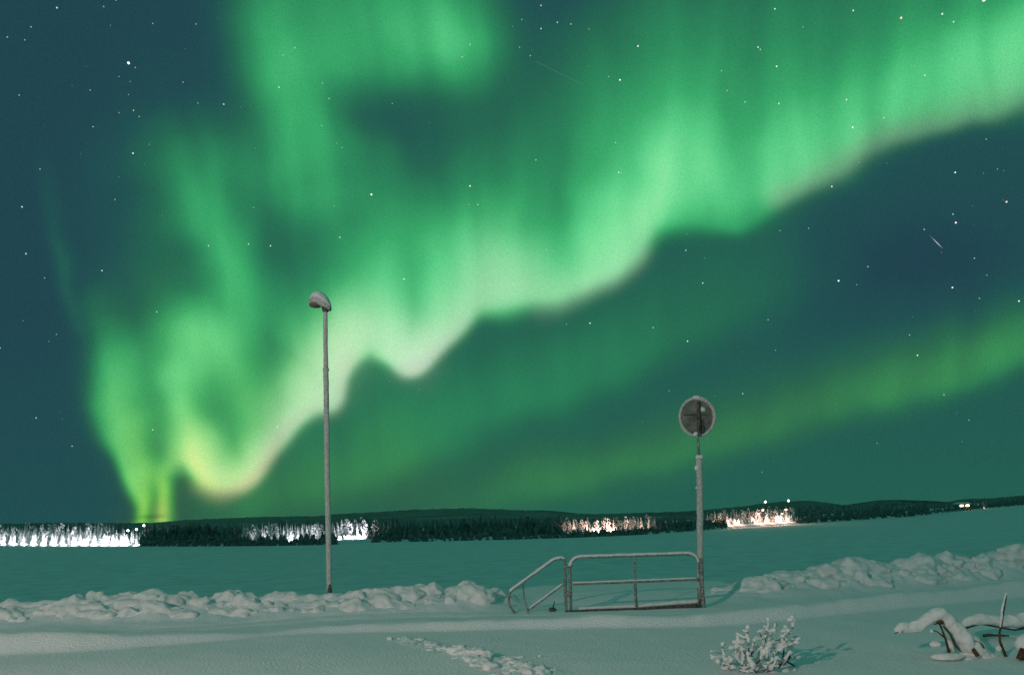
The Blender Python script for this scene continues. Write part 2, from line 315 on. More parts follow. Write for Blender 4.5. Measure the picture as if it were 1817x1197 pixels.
STARS = [(228,112,2.6,1.6,(.95,.9,1.1)),(659,345,2.4,1.6,(1,.95,.95)),(834,330,2.,1.3),(717,495,2.,1.2),(603,421,1.7,1.),(441,433,1.6,1.),(480,436,1.7,1.),(236,272,1.6,1.2,(1,.85,.7)),
 (397,185,1.5,1.),(39,367,1.5,.9),(46,450,1.6,.8),(181,480,1.5,1.),(101,14,1.5,.8),(55,48,1.2,.5),(13,66,1.2,.5),(44,71,1.1,.45),(206,0,1.3,.7),(184,12,1.3,.5,(.6,.8,1.3)),(271,42,1.2,.5),(348,43,1.2,.5),
 (237,196,1.3,.8),(247,207,1.2,.6),(211,200,1.1,.5),(165,225,1.2,.6),(160,160,1.2,.5),(240,120,1.2,.5),(211,136,1.1,.4),(231,145,1.,.4),(228,168,1.,.45),(325,146,1.2,.5),(351,183,1.2,.5),(265,256,1.1,.4),
 (34,169,1.2,.5),(71,300,1.2,.6),(204,354,1.2,.6),(370,436,1.4,1.),(278,553,1.4,.9),(271,762,1.5,1.1),(128,791,1.4,.7),(64,741,1.4,.8),(100,593,1.2,.5),(79,493,1.2,.5),(0,617,1.3,.8),(492,757,1.5,1.3),
 (523,85,1.4,.7,(1,.9,.7)),(502,98,1.2,.7),(495,155,1.4,1.),(584,175,1.3,.8),(572,148,1.2,.7,(.6,.9,1.3)),(571,223,1.2,.7),(607,262,1.2,.6),(834,79,1.3,.8),(820,101,1.3,.8),(848,363,1.5,1.,(.8,.95,1.2)),(696,184,1.2,.6),
 (832,363,1.2,.7),(880,481,1.3,.8),(450,368,1.2,.6),(593,365,1.2,.6),(960,51,1.4,1.,(.8,.95,1.2)),(960,10,1.4,.9),(989,40,1.4,.9,(.7,.9,1.2)),(1013,43,1.3,.8),(926,35,1.2,.6),(1045,52,1.1,.5),(922,84,1.2,.6),(941,99,1.3,.7),
 (1132,82,1.8,1.3),(1100,142,1.9,1.4,(1,.9,.8)),(1375,16,1.5,1.),(1514,19,1.5,1.),(1599,32,2.,1.3,(1,.7,.6)),(1672,25,1.6,1.1),(1692,39,1.4,.9),(1746,0,2.8,1.7),(1378,118,1.7,1.2),(1345,84,1.6,1.),(1349,88,1.3,.8),
 (1280,126,1.2,.7),(1290,161,1.2,.8),(1322,181,1.3,.9),(1382,184,1.6,1.1),(1502,177,1.6,1.1),(1513,226,1.8,1.3),(1568,209,1.4,.9),(1641,134,1.4,1.),(1092,253,1.4,.8),(1098,306,1.7,1.2),(1103,307,1.2,.7),(951,284,1.4,.9),(1080,136,1.2,.6),
 (1425,48,1.1,.5),(1476,331,1.7,1.3),(1695,306,1.7,1.2),(1696,395,2.1,1.4,(1,.75,.85)),(1786,358,1.8,1.2,(1,.8,.7)),(1691,380,1.3,.8),(1640,407,1.3,.8),(1488,498,2.2,1.5),(1247,502,1.7,1.2),(1217,444,1.5,1.),(1220,605,1.9,1.4),
 (1363,567,1.3,.8),(1690,510,1.8,1.3),(1808,534,1.7,1.2),(1540,473,1.4,.8),(1520,505,1.2,.6,(.6,.8,1.3)),(1751,488,1.5,.5,(.2,.9,1.)),(1628,630,1.7,1.2),(1614,594,1.3,.7),(1376,621,1.2,.6),(1318,698,1.5,1.),(1675,700,1.4,.8),(1719,745,1.2,.6),
 (1729,458,1.3,.7),(1738,529,1.3,.6),(1047,573,1.9,1.4),(1159,581,1.5,1.1),(1005,575,1.2,.7),(970,443,1.3,.9),(1187,693,1.3,.6),(1352,837,1.3,.6),(1556,786,1.2,.5),(691,676,1.1,.5),(744,691,1.2,.5),(903,632,1.6,.3,(.1,.3,1.2)),(1384,409,1.2,.7),(1435,405,1.2,.7),(1770,300,1.1,.5),(1750,247,1.2,.5),(1524,288,1.2,.5)]
build_sky()

# ---------------------------------------------------------------- near bank
def cl(t): return 0. if t < 0 else 1. if t > 1 else t
def sm(a, b, x): t = np.clip((x-a)/(b-a), 0, 1); return t*t*(3-2*t)
def tx_of(px): return (px-PPX)/F
RIDGE = [(-600,11.5,.32,.6),(-100,11.6,.31,.6),(0,11.6,.30,.6),(110,11.7,.26,.6),(210,11.9,.18,.45),(330,12.3,.13,.35),(460,12.8,.05,.25),(560,13.0,.09,.3),(750,13.0,.14,.3),(900,12.9,.16,.3),(1100,12.6,.17,.32),(1240,12.5,.18,.32),(1400,12.9,.20,.35),(1600,13.9,.24,.4),(1817,15.1,.28,.5),(2400,18,.2,.8)]
BERM = [(-600,15.0,.45),(0,15.0,.40),(120,15.0,.34),(250,15.0,.44),(420,15.2,.34),(560,15.2,.36),(650,15.2,.32),(760,15.3,.50),(840,15.4,.44),(900,15.6,.22),(940,16.5,.06),(1230,16.8,.03),(1300,15.9,.20),(1400,16.3,.48),(1490,16.6,.68),(1580,16.9,.62),(1660,17.3,.60),(1740,17.6,.72),(1817,18.,.75),(2400,20.,.75)]
def interp(tab, px, k): return np.interp(px, [t[0] for t in tab], [t[k] for t in tab])
TRACK = [G(728, 1134), G(775, 1150), G(860, 1172), G(960, 1196), G(1040, 1230)]
def fbm(x, y, f, o=4, s=0.):
    return noise.fractal(Vector((x*f+s, y*f-s, s*.37)), 1., 2.1, o)
def ground_z(x, y):
    px = PPX+F*x/max(y, 2.); yr = interp(RIDGE, px, 1); hr = interp(RIDGE, px, 2); wr = interp(RIDGE, px, 3)
    yb = interp(BERM, px, 1); hb = interp(BERM, px, 2)
    z = .05*fbm(x, y, .18, 3)+.012*fbm(x, y, 1.1, 3, 9)
    z += .05*math.exp(-((x+5.5)/4)**2-((y-10.6)/1.1)**2)
    t = (y-yr)/wr
    z += hr*(float(sm(0, 1, t)) if t < 1 else math.exp(-((t-1)/2.6)**2))*(1+.25*fbm(x, y, .9, 3, 4))
    tb = (y-yb)/1.25
    lump = 1+.5*fbm(x, y, 1.7, 4, 2)
    z += hb*.80*math.exp(-abs(tb-1)**2.2*1.1)*lump*(1 if tb < 1 else .9)
    # far side drops to the lake
    ye = yb+2.6 if px < 880 or px > 1310 else 20.3+.7*fbm(x, 0, .4)
    ye = yb+2.6+(20.3-yb-2.6)*float(sm(880, 960, px)*(1-sm(1250, 1330, px)))
    if y > ye: z -= (y-ye)*.30*float(sm(0, 3, y-ye))
    # trampled trail
    for i in range(len(TRACK)-1):
        a, b = TRACK[i], TRACK[i+1]; dx, dy = b.x-a.x, b.y-a.y; u = cl(((x-a.x)*dx+(y-a.y)*dy)/(dx*dx+dy*dy)); d = math.hypot(x-a.x-u*dx, y-a.y-u*dy)
        if d < .6: z += math.exp(-(d/.20)**2)*(.05+.09*noise.noise(Vector((x*7, y*7, 1)))+.05*noise.noise(Vector((x*19, y*19, 4))))*.9; break
    # two faint ruts on the path in front of the bank
    for q in (.35, .8):
        z -= .018*math.exp(-((y-(yr+wr+1.+q))/.10)**2)*(1+.5*fbm(x, y, 1.5, 2, 5))
    # hollow behind the railing
    z -= .10*math.exp(-((px-1060)/120)**2-((y-16.4)/.8)**2)
    return z
def build_ground():
    ys = [-14, -10, -7, -4, -2, 0, 1.5, 3, 4, 5, 6, 6.6, 7.2, 7.7]
    y = 8.1
    while y < 24: ys.append(y); y += .045+.0015*(y-8)
    while y < 60: ys.append(y); y *= 1.03
    ts = np.concatenate([np.arange(-1.6, -.78, .05), np.arange(-.78, .78, .0030), np.arange(.78, 1.61, .05)])
    V = []; nc = len(ts)
    for y in ys:
        w_ = max(y, 9.)+0.
        for t in ts: x = t*w_; V.append((x, y, max(ground_z(x, y), LAKE_Z-1.5)))
    f = [(i*nc+j, i*nc+j+1, (i+1)*nc+j+1, (i+1)*nc+j) for i in range(len(ys)-1) for j in range(nc-1)]
    tag(obj('snow_ground', V, f, M['snow']), kind='structure')
build_ground()
def bank(name, p0, p1, n):
    mb = MB(); rr = random
    for i in range(n):
        px = rr.uniform(p0, p1); yb = float(interp(BERM, px, 1)); hb = float(interp(BERM, px, 2))
        if hb < .08: continue
        u = rr.random(); y = yb+.15+1.5*u; x = tx_of(px)*y; z = ground_z(x, y)
        r = (.035+.20*rr.random()**3.2)*(1.1 if hb > .3 else .7)*(1.1 if px > 1300 else 1.)
        mb.blob((x, y, z+r*rr.uniform(-.65, .28)), r, 3, .55, 1.5, (rr.uniform(.9, 1.5), 1, rr.uniform(.7, 1.05)))
    # an under-layer that ties the chunks together
    x0, x1 = p0, p1; nn = int((p1-p0)/12)
    for i in range(nn):
        px = p0+(p1-p0)*(i+.5)/nn; yb = float(interp(BERM, px, 1)); hb = float(interp(BERM, px, 2))
        if hb < .08: continue
        y = yb+1.2; x = tx_of(px)*y; mb.blob((x, y, ground_z(x, y)-.06), .16+.20*hb*rr.random(), 2, .5, 1.3, (1.5, 1.3, .7))
    tag(mb.build(name, M['bank'], vox=.028), kind='structure')
bank('snow_bank', -260, 915, 560); bank('snow_bank', 1262, 2150, 460)
mb = MB()
for i in range(90):
    u = random.random()**.65*3; k = min(int(u), 2); q = TRACK[k].lerp(TRACK[k+1], u-k); wd = .05+.05*u; q = q+Vector((random.gauss(0, wd), random.gauss(0, wd), 0))
    r = random.uniform(.02, .045)+.035*random.random()**3; mb.blob((q.x, q.y, ground_z(q.x, q.y)+r*random.uniform(-.35, .15)), r*1.35, 3, .8, 1.7, (1.4, 1.1, .6))
for px, py, r in ((692, 1134, .05), (708, 1134, .03), (722, 1136, .035), (958, 1166, .03), (950, 1168, .02), (870, 1190, .09), (895, 1180, .05), (762, 1147, .06), (800, 1156, .05), (855, 1183, .05)):
    q = G(px, py); mb.blob((q.x, q.y, ground_z(q.x, q.y)+r*.35), r, 2, .5, 1.6, (1.3, 1, .75))
tag(mb.build('snow_clods', M['bank'], vox=.017), kind='stuff', label='loose clods of snow scattered along a trampled trail in the foreground', cat='snow clods')

# ---------------------------------------------------------------- lake and far land
V = []; f = []
xs = np.concatenate([np.linspace(-8600, -300, 14), np.linspace(-260, 260, 27), np.linspace(300, 8600, 14)]); ysl = [-8600, -2000, 12, 40, 80, 130, 200, 300, 450, 700, 1200, 2500, 8600]
for y in ysl:
    for x in xs: V.append((x, y, LAKE_Z))
nc = len(xs); f = [(i*nc+j, i*nc+j+1, (i+1)*nc+j+1, (i+1)*nc+j) for i in range(len(ysl)-1) for j in range(nc-1)]
tag(obj('frozen_lake', V, f, M['lake']), kind='structure')

SHORE = [(-500,962),(0,967),(120,968),(330,969),(480,968),(585,966),(660,962),(760,960),(900,957),(1000,954),(1080,951),(1160,947),(1240,940.5),(1290,937),(1400,930),(1480,925),(1560,920),(1620,916),(1700,907),(1760,901),(1817,896),(1950,886),(2400,871)]
SKYL = [(-500,934),(0,929),(100,927),(230,928),(270,927),(330,922),(450,917),(570,915),(590,912),(650,909),(700,906),(740,903.5),(830,901),(880,903),(940,905),(1000,910),(1060,913),(1130,911),(1200,909),(1260,904),(1320,898),(1360,892),(1400,888.5),(1440,888),(1470,892),(1500,896),(1530,894),(1560,889),(1590,888),(1620,893),(1660,894),(1690,889),(1710,885),(1750,884),(1817,879),(1950,873),(2400,860)]
def shoreY(px): d = raydir(px, float(interp(SHORE, px, 1))); return (LAKE_Z-CAM_Z)/d.z
def hillY(px): return max(2300., 1.25*shoreY(px))
def land(px, Y):
    """height of the far land along the column px at depth Y"""
    Ys = shoreY(px); Yh = hillY(px); e1 = raydir(px, float(interp(SKYL, px, 1))).z
    u = Y-Ys
    lowz = LAKE_Z+1.0*cl(u/4)+2.2*cl(u/70)+.012*min(u, 400)
    e0 = (lowz-CAM_Z)/Y; t = cl((Y-Ys-120)/(Yh-Ys-120))
    e = e0+(e1-e0)*(t**.55 if t > 0 else 0)
    return CAM_Z+Y*e if Y <= Yh else (CAM_Z+Yh*e1)-(Y-Yh)*.12
def build_land():
    V = []; cols = np.arange(-560, 2440, 3.); us = np.concatenate([[-6, -.5, 1, 3, 5, 10, 20, 40, 70, 100, 130]])
    nr = None
    for px in cols:
        Ys = shoreY(px); Yh = hillY(px); tx = raydir(px, 925).x
        rows = [Ys+u for u in us]+[Ys+130+(Yh-Ys-130)*(k/44)**1.6 for k in range(1, 45)]+[Yh+200, Yh+900]
        nr = len(rows)
        for i, Y in enumerate(rows):
            z = land(px, Y); x = tx*Y
            if i < 2: z = LAKE_Z-.8
            if i > 10 and i < nr-2: z += Y/F*(1.7*noise.noise(Vector((px*.37, i*1.7, 0)))+1.1*noise.noise(Vector((px*.05, i*.3, 5))))*cl((i-10)/10)
            V.append((x, Y, z))
    n = len(cols); f = [(i*nr+j, (i+1)*nr+j, (i+1)*nr+j+1, i*nr+j+1) for i in range(n-1) for j in range(nr-1)]
    mi = [0 if j < 8 else 1 for i in range(n-1) for j in range(nr-1)]
    tag(obj('hills', V, f, [M['lake'], M['hill']], mi=mi), kind='structure')
build_land()
# darker ridges behind and in front of the main skyline
def ridge(pts, Y, th):
    V = []; f = []; xs_ = np.arange(pts[0][0], pts[-1][0], 3.); nr = 5
    for px in xs_:
        top = P(px, float(np.interp(px, [p[0] for p in pts], [p[1] for p in pts]))+.5*noise.noise(Vector((px*.3, 0, 2))), Y)
        for k in range(nr): a = k/(nr-1); V.append((top.x, Y-th*(1-a), -12+(top.z+12)*math.sin(a*math.pi/2)))
    for k in range(1): pass
    n = len(xs_); f = [(i*nr+j, (i+1)*nr+j, (i+1)*nr+j+1, i*nr+j+1) for i in range(n-1) for j in range(nr-1)]
    b = len(V)
    for i in range(n): x, y, z = V[i*nr+nr-1]; V.append((x, y+th, -12))
    f += [(i*nr+nr-1, (i+1)*nr+nr-1, b+i+1, b+i) for i in range(n-1)]
    tag(obj('hills', V, f, M['forest']), kind='structure')
ridge([(900, 912), (930, 906), (950, 904.5), (985, 906), (1010, 909), (1045, 913), (1075, 916)], 3900, 700)
ridge([(1480, 902), (1510, 896), (1540, 890), (1565, 886.5), (1590, 887.5), (1612, 891), (1640, 896), (1665, 899)], 3700, 700)

# ---- trees on the far shore
def spruce_mesh(name, seed, m, full=1.):
    rr = random.Random(seed); mb = MB(); mb.tube([(0, 0, -.06), (0, 0, .9)], [.022, .006], 5, k=1)
    L = rr.randint(9, 12)
    for i in range(L):
        t = i/(L-1); z = .05+.89*t; R = (.21*(1-t)**.8+.02)*full*rr.uniform(.8, 1.15); h = .14*(1-.45*t); n = 9; v = [(rr.gauss(0, .004), rr.gauss(0, .004), z+h*.62)]; a0 = rr.random()*6
        for k in range(n):
            a = a0+2*math.pi*k/n; r = R*rr.uniform(.55, 1.2)*(1 if k % 2 else .75); v.append((r*math.cos(a), r*math.sin(a), z-h*.42*rr.uniform(.5, 1.1)))
        v.append((0, 0, z-h*.1))
        mb.add(v, [(0, 1+k, 1+(k+1) % n) for k in range(n)]+[(n+1, 1+(k+1) % n, 1+k) for k in range(n)])
    return mb
def birch_mesh(name, seed, m):
    rr = random.Random(seed); mb = MB(); mb.tube([(0, 0, -.06), (.01, 0, .4), (0, .01, .85)], [.02, .014, .005], 5, k=1)
    for i in range(60):
        a = rr.random()*6.28; z = rr.uniform(.16, .98); R = .21*math.sin(math.pi*cl((z-.12)/.92))**.7; q = rr.uniform(.3, 1)*R
        mb.tube([(0, 0, z-.2*q/.21*.8), (q*math.cos(a), q*math.sin(a), z)], [.006, .004], 4, k=1)
        mb.blob((q*math.cos(a), q*math.sin(a), z), rr.uniform(.02, .045), 1, .8, 2., (.8, .8, 1.5))
    return mb
proto = {}
def get_proto(kind, i, matk):
    k = (kind, i, matk)
    if k not in proto:
        b = spruce_mesh('s', 10+i, None, [1, .8, 1.15, .7][i % 4]) if kind == 'spruce' else birch_mesh('b', 40+i, None)
        o = b.build(kind+'_tree', [M[matk], M['trunk']], smooth=False); proto[k] = o.data; bpy.data.objects.remove(o)
    return proto[k]
def tree_at(px, back, h, matk, label, group, birch=.2):
    Y = shoreY(px)+back; kind = 'birch' if random.random() < birch else 'spruce'
    o = bpy.data.objects.new(kind+'_tree', get_proto(kind, random.randrange(4 if kind == 'spruce' else 3), matk)); C.objects.link(o)
    o.location = (raydir(px, 950).x*Y, Y, land(px, Y)-.1); o.scale = (h*random.uniform(.85, 1.15),)*2+(h,); o.rotation_euler = (random.gauss(0, .02), random.gauss(0, .02), random.random()*6.28)
    tag(o, label % kind, 'tree', group)
def row(p0, p1, n, back, hh, matk, label, group, birch=.2):
    for i in range(n):
        px = p0+(p1-p0)*(i+random.uniform(.1, .9))/n; b = random.uniform(*back); s = shoreY(px)/F
        tree_at(px, b, random.uniform(*hh)*s, matk, label, group, birch)   # hh in pixels of the photograph
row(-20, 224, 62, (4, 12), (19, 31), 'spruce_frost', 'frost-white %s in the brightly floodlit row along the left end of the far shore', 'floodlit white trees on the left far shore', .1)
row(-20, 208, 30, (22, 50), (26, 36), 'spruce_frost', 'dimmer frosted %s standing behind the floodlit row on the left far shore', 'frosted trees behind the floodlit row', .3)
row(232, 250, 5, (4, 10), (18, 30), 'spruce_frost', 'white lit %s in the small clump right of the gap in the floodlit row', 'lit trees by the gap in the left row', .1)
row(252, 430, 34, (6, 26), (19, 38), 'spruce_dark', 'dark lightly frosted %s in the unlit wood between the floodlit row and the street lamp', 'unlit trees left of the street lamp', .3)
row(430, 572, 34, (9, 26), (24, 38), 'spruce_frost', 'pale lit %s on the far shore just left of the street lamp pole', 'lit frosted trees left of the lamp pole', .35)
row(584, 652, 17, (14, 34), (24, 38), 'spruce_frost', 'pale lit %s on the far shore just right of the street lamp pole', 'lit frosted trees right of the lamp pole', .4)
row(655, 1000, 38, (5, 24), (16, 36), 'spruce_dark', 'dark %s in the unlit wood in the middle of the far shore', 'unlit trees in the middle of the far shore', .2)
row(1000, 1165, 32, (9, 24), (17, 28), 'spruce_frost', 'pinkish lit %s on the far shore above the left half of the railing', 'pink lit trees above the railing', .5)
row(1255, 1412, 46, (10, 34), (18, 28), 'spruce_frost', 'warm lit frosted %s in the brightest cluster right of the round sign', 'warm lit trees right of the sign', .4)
# the rest of the wood reads as one mass
mb = MB(); T = [spruce_mesh('x', 70+i, None, 1.1) for i in range(3)]
rr = random.Random(5)
def far_tree(px, back, hpx, k=1, fat=1.):
    Y = shoreY(px)+back; h = hpx*shoreY(px)/F; x = raydir(px, 950).x*Y; z = land(px, Y)-.3; n = 7; a0 = rr.random()
    for j, (zz, R, top) in enumerate(((.0, .24, .5), (.22, .19, .75), (.48, .12, 1.))):
        v = [(x, Y, z+top*h)]+[(x+R*fat*h*rr.uniform(.7, 1.2)*math.cos(a0+i*.8976), Y+R*fat*h*math.sin(a0+i*.8976), z+zz*h*rr.uniform(.6, 1.3)) for i in range(n)]
        mb.add(v, [(0, 1+i, 1+(i+1) % n) for i in range(n)], k)
for i in range(1700):     # second rows, then the wood thinning up the slope
    px = rr.uniform(225, 1250); back = 22+110*rr.random()**1.6
    if 225 < px < 252: continue
    if 430 < px < 655: back = 45+90*rr.random()
    far_tree(px, back, (rr.uniform(13, 27)*(1+.25*math.sin(px*.06)*math.sin(px*.023)) if px < 1000 else rr.uniform(8, 15)), 1 if back > 45 else 0)
for i in range(1500):     # dark brush along the water line
    px = rr.uniform(252, 1265)
    if 598 < px < 655: continue
    u = rr.random()**1.5; back = .5+(5 if 430 < px < 572 or 1000 < px < 1170 else 16)*u
    far_tree(px, back, rr.uniform(5, 10)+(0 if back < 5 else 9)*(1 if px < 1000 else .5), 2, 2.2)
for i in range(160): far_tree(rr.uniform(1180, 1288), rr.uniform(1, 14), rr.uniform(10, 15), 2, 1.5)
for i in range(420): far_tree(rr.uniform(-260, 225), rr.uniform(80, 300), rr.uniform(16, 25), 1)
for i in range(260): far_tree(rr.uniform(-300, -20), rr.uniform(3, 90), rr.uniform(22, 34), 0)
for i in range(3600): px = rr.uniform(1412, 2300); b_ = 300*rr.random()**2.2; far_tree(px, 2+b_, rr.uniform(6, 12)*(1 if px < 1650 else .6), 2 if b_ < 15 else 0 if b_ < 60 else 1, 1.6)
for i in range(300): far_tree(rr.uniform(1250, 1420), rr.uniform(50, 300), rr.uniform(7, 11), 1)
tag(mb.build('far_forest', [M['spruce_dark'], M['spruce_far'], M['brush']], smooth=False), 'dark unlit spruce wood running along the far shore of the lake', 'forest', kind='stuff')

mb = MB()
for p0, p1, n_, b0, b1, h0, h1 in ((-30, 226, 420, 3, 12, 9, 20), (600, 650, 60, 11, 18, 5, 10), (1286, 1410, 200, 9, 24, 6, 14), (1035, 1095, 60, 9, 14, 5, 12)):
    for i in range(n_): far_tree(rr.uniform(p0, p1), rr.uniform(b0, b1), rr.uniform(h0, h1), 0, 1.5)
tag(mb.build('frosted_brush', M['spruce_frost'], smooth=False), 'low frosted brush under the floodlit trees along the far shore', 'brush', kind='stuff')
# ---- lamps on the far shore
def fl(px, back, zup, power, col, size=3., aim=(0, 1, .45), kind='AREA', sy=None):
    Y = shoreY(px)+back; x = raydir(px, 950).x*Y; return lamp('floodlight', (x, Y, max(land(px, Y), LAKE_Z)+zup), power, col, kind, size, aim, sy)
COOL = (.93, .91, 1.); PINK = (1., .60, .47)
for px in range(-10, 225, 18): fl(px, 1, .4, 5200, COOL, 7, (0, 1, .8), sy=.6)
for px in range(0, 210, 50): fl(px, 18, .3, 1800, COOL, 8, (0, 1, .9), sy=.6)
fl(241, 1, .3, 1500, COOL, 3, (0, 1, .4), sy=.5)
for px, p in ((440, 260), (462, 420), (500, 500), (517, 1100), (548, 420), (562, 900), (600, 700), (620, 1300), (640, 2400)): fl(px, 7 if px < 590 else 10, .5, p, COOL, 2, (0, 1, 1.), sy=.5)
for px, p in ((1012, 260), (1025, 500), (1045, 650), (1062, 1100), (1085, 1500), (1120, 700), (1140, 350)): fl(px, 7, .5, p*1.2, PINK, 3, (0, 1, 1.), sy=.5)
for px, p in ((1270, 900), (1290, 2500), (1310, 2600), (1345, 4200), (1365, 3000), (1385, 4500), (1400, 1500)): fl(px, 7, 2.5, p*.8, PINK, 1., kind='POINT')
M_l = {'c': 'lit_cool', 'w': 'lit_warm'}
def far_lamp(px, py, back, key, label, group):
    Y = shoreY(px)+back; p = P(px, py, Y); g = land(px, Y); s = Y/F
    t = empty('lamp_post', (p.x, p.y, g)); tag(t, label, 'street lamp', group)
    b = MB(); b.tube([(p.x, p.y, g-.3), (p.x, p.y, p.z)], [.14, .09], 8); b.tube([(p.x, p.y, p.z), (p.x-.5, p.y-.3, p.z+.1)], .05, 6); b.build('post', M['post'], t)
    h = MB(); h.blob((p.x-.2*s, p.y-.4, p.z+.1), 1.9*s, 2, .05, 1, (1, .8, .9)); h.build('lamp_head', M[M_l[key]], t)
for px, py, w_ in ((228, 941, 'lowest and leftmost'), (243, 939, 'middle'), (256, 932, 'highest and rightmost')):
    far_lamp(px, py, 30 if px < 250 else 60, 'c', 'white shore lamp above the gap in the floodlit trees, %s of the three' % w_, 'three white lamps on the left shore')
for px, py, w_ in ((1358, 890, 'topmost lamp of the left line'), (1399, 888, 'topmost lamp of the right line'), (1353.5, 905, 'middle lamp of the left line'), (1394.5, 904, 'middle lamp of the right line'), (1346, 912, 'lowest lamp of the left line'), (1387, 911.5, 'lowest lamp of the right line')):
    far_lamp(px, py, {'t': 260, 'm': 150, 'l': 70}[w_[0]], 'w', 'warm %s on the hill behind the sign' % w_, 'warm lamps climbing the hill')
def cabin(px, py, back, wpx, hpx, key, label):
    Y = shoreY(px)+back; p = P(px, py, Y); s = Y/F; W, H = wpx*s, hpx*s; D_ = W*.8; g = land(px, Y); z0 = max(p.z, g)-.2
    t = empty('cabin', (p.x, p.y, z0)); tag(t, label, 'cabin')
    b = MB(); b.box((p.x, p.y+D_/2, z0+H*.3-2), (W, D_, H*.6+4)); b.build('wall', M['wall'], t, False)
    b = MB(); e = .06*W; x0, x1, y0, y1 = p.x-W/2-e, p.x+W/2+e, p.y-e, p.y+D_+e; zr = z0+H; zb = z0+H*.58
    b.add([(x0, y0, zb), (x1, y0, zb), (x1, y1, zb), (x0, y1, zb), (x0, (y0+y1)/2, zr), (x1, (y0+y1)/2, zr)], [(0, 1, 5, 4), (3, 4, 5, 2), (0, 4, 3), (1, 2, 5), (0, 3, 2, 1)]); b.build('roof', M['cap'], t, False)
    for k in (-.25, .22):
        b = MB(); b.box((p.x+k*W, p.y-.06, z0+H*.32), (W*.26, .1, H*.30)); b.build('window', M[key], t, False)
cabin(1712, 899, 12, 22, 9, 'lit_warm', 'small cabin with lit windows near the right end of the far shore')
cabin(1325, 930, 14, 16, 10, 'lit_white', 'small cabin with cool lit windows among the warm lit trees right of the sign')
cabin(485, 962, 12, 10, 9, 'lit_white', 'small snow-roofed cabin between the lit trees left of the street lamp')
cabin(653, 952, 30, 6, 7, 'lit_orange', 'tiny cabin with an orange lit window at the right end of the pale lit trees')
fl(1714, 6, 2.5, 5000, (1, .6, .42), 1., kind='POINT'); fl(1746, 10, 2.5, 3500, (1, .6, .5), 1., kind='POINT')
row(1700, 1756, 6, (14, 40), (8, 13), 'spruce_frost', 'reddish lit %s beside the cabin near the right end of the far shore', 'lit trees by the right cabin', .5)

# ---------------------------------------------------------------- street lamp
Yl = 16.6
base = P(585, 1064, Yl); gz = ground_z(base.x, Yl)
t = empty('street_lamp', (base.x, Yl, gz)); tag(t, 'tall frosted street lamp, unlit, with a snow-capped head, standing in the snow bank', 'street lamp')
b = MB(); b.tube([P(585, 1075, Yl), P(581, 860, Yl), P(578.3, 656, Yl)], [.064, .062, .060], 16, .10, sub=.10)
b.tube([P(578.3, 657, Yl), P(578.25, 653, Yl)], [.072, .070], 16, .06, sub=.02); b.tube([P(578.2, 654, Yl), P(577.2, 549, Yl)], [.052, .046], 16, .12, sub=.08)
b.build('pole', M['frost'], t)
b = MB(); b.tube([P(585.5, 1072, Yl-.05), P(584.5, 1056, Yl-.05), P(585, 1036, Yl-.05)], [.075, .068, .02], 10, .1, sub=.05); b.build('base_cover', M['dark_steel'], t)
b = MB(); b.tube([P(577, 553, Yl), P(577.5, 546, Yl)], [.065, .09], 12, .1, sub=.02); b.tube([P(574, 547, Yl), P(587, 548, Yl)], [.05, .05], 10); b.build('bracket', M['dark_steel'], t)
def head(scale, dz, nm, m, flat, dn=1.):
    prof = [(549, 533.5, .35), (552, 532, .72), (558, 530, 1.), (566, 531, 1.06), (574, 534.5, .98), (580, 539, .80), (585, 543, .5), (587, 545, .25)]
    v = []; n = 18
    for x, y, s in prof:
        c = P(x, y+dz, Yl)
        for k in range(n):
            a = 2*math.pi*k/n; rz = (.165 if math.sin(a) > 0 else .165*dn)*s*scale; q = Vector((0.25*math.sin(a)*rz, math.cos(a)*.20*s*scale, math.sin(a)*rz*flat))
            q *= 1+.06*noise.noise((c+q)*7); v.append(c+q)
    f = [(i*n+k, i*n+(k+1) % n, (i+1)*n+(k+1) % n, (i+1)*n+k) for i in range(len(prof)-1) for k in range(n)]
    f += [tuple(range(n))[::-1], tuple((len(prof)-1)*n+k for k in range(n))]
    return obj(nm, v, f, m, t)
head(.88, 4, 'lamp_head', M['frost'], .75, .8)
head(1.0, 0, 'snow_cap', M['cap'], 1.0, .10)
b = MB(); c = P(560, 540.5, Yl); b.blob(c, .13, 3, .05, 1, (1.15, 1.1, .52)); b.build('lamp_bowl', M['glass'], t)

# ---------------------------------------------------------------- round sign on its pole
Ys_ = 15.06
base = P(1243, 1078, Ys_); t = empty('round_sign', (base.x, Ys_, ground_z(base.x, Ys_))); tag(t, 'round sign seen from behind on a tall frosted pole beside the railing', 'sign')
b = MB(); b.tube([P(1243.4, 1088, Ys_), P(1242.6, 980, Ys_), P(1241, 820, Ys_), P(1240.6, 808, Ys_)], [.066, .066, .064, .05], 16, .16, sub=.06)
b.build('pole', M['frost'], t)
for a in ((P(1241, 810, Ys_), .072, 3, .3, 2, (1.15, 1, .7)), (P(1236.5, 830, Ys_-.03), .05, 2, .4, 2, (1, 1, 1.3)), (P(1236, 865, Ys_-.03), .028, 2, .4), (P(1243.6, 842, Ys_), .045, 2, .4, 2, (.8, 1, 1.8))):
    b = MB(); b.blob(*a); b.build('frost_clump', M['cap'], t)
b = MB(); b.tube([P(1240.6, 812, Ys_), P(1238.4, 778, Ys_), P(1238.2, 770, Ys_)], [.026, .026, .045], 10, .3, sub=.03); b.build('stem', M['steel'], t)
cd = P(1236.8, 739.5, Ys_-.02); Rx, Rz = .355, .385; n = 64
pl = empty('plate_assembly', cd) if False else None
v = []; f = []
for k in range(n):
    a = 2*math.pi*k/n; x, z = math.cos(a)*Rx, math.sin(a)*Rz; v += [cd+Vector((x, -.012, z)), cd+Vector((x, .018, z))]
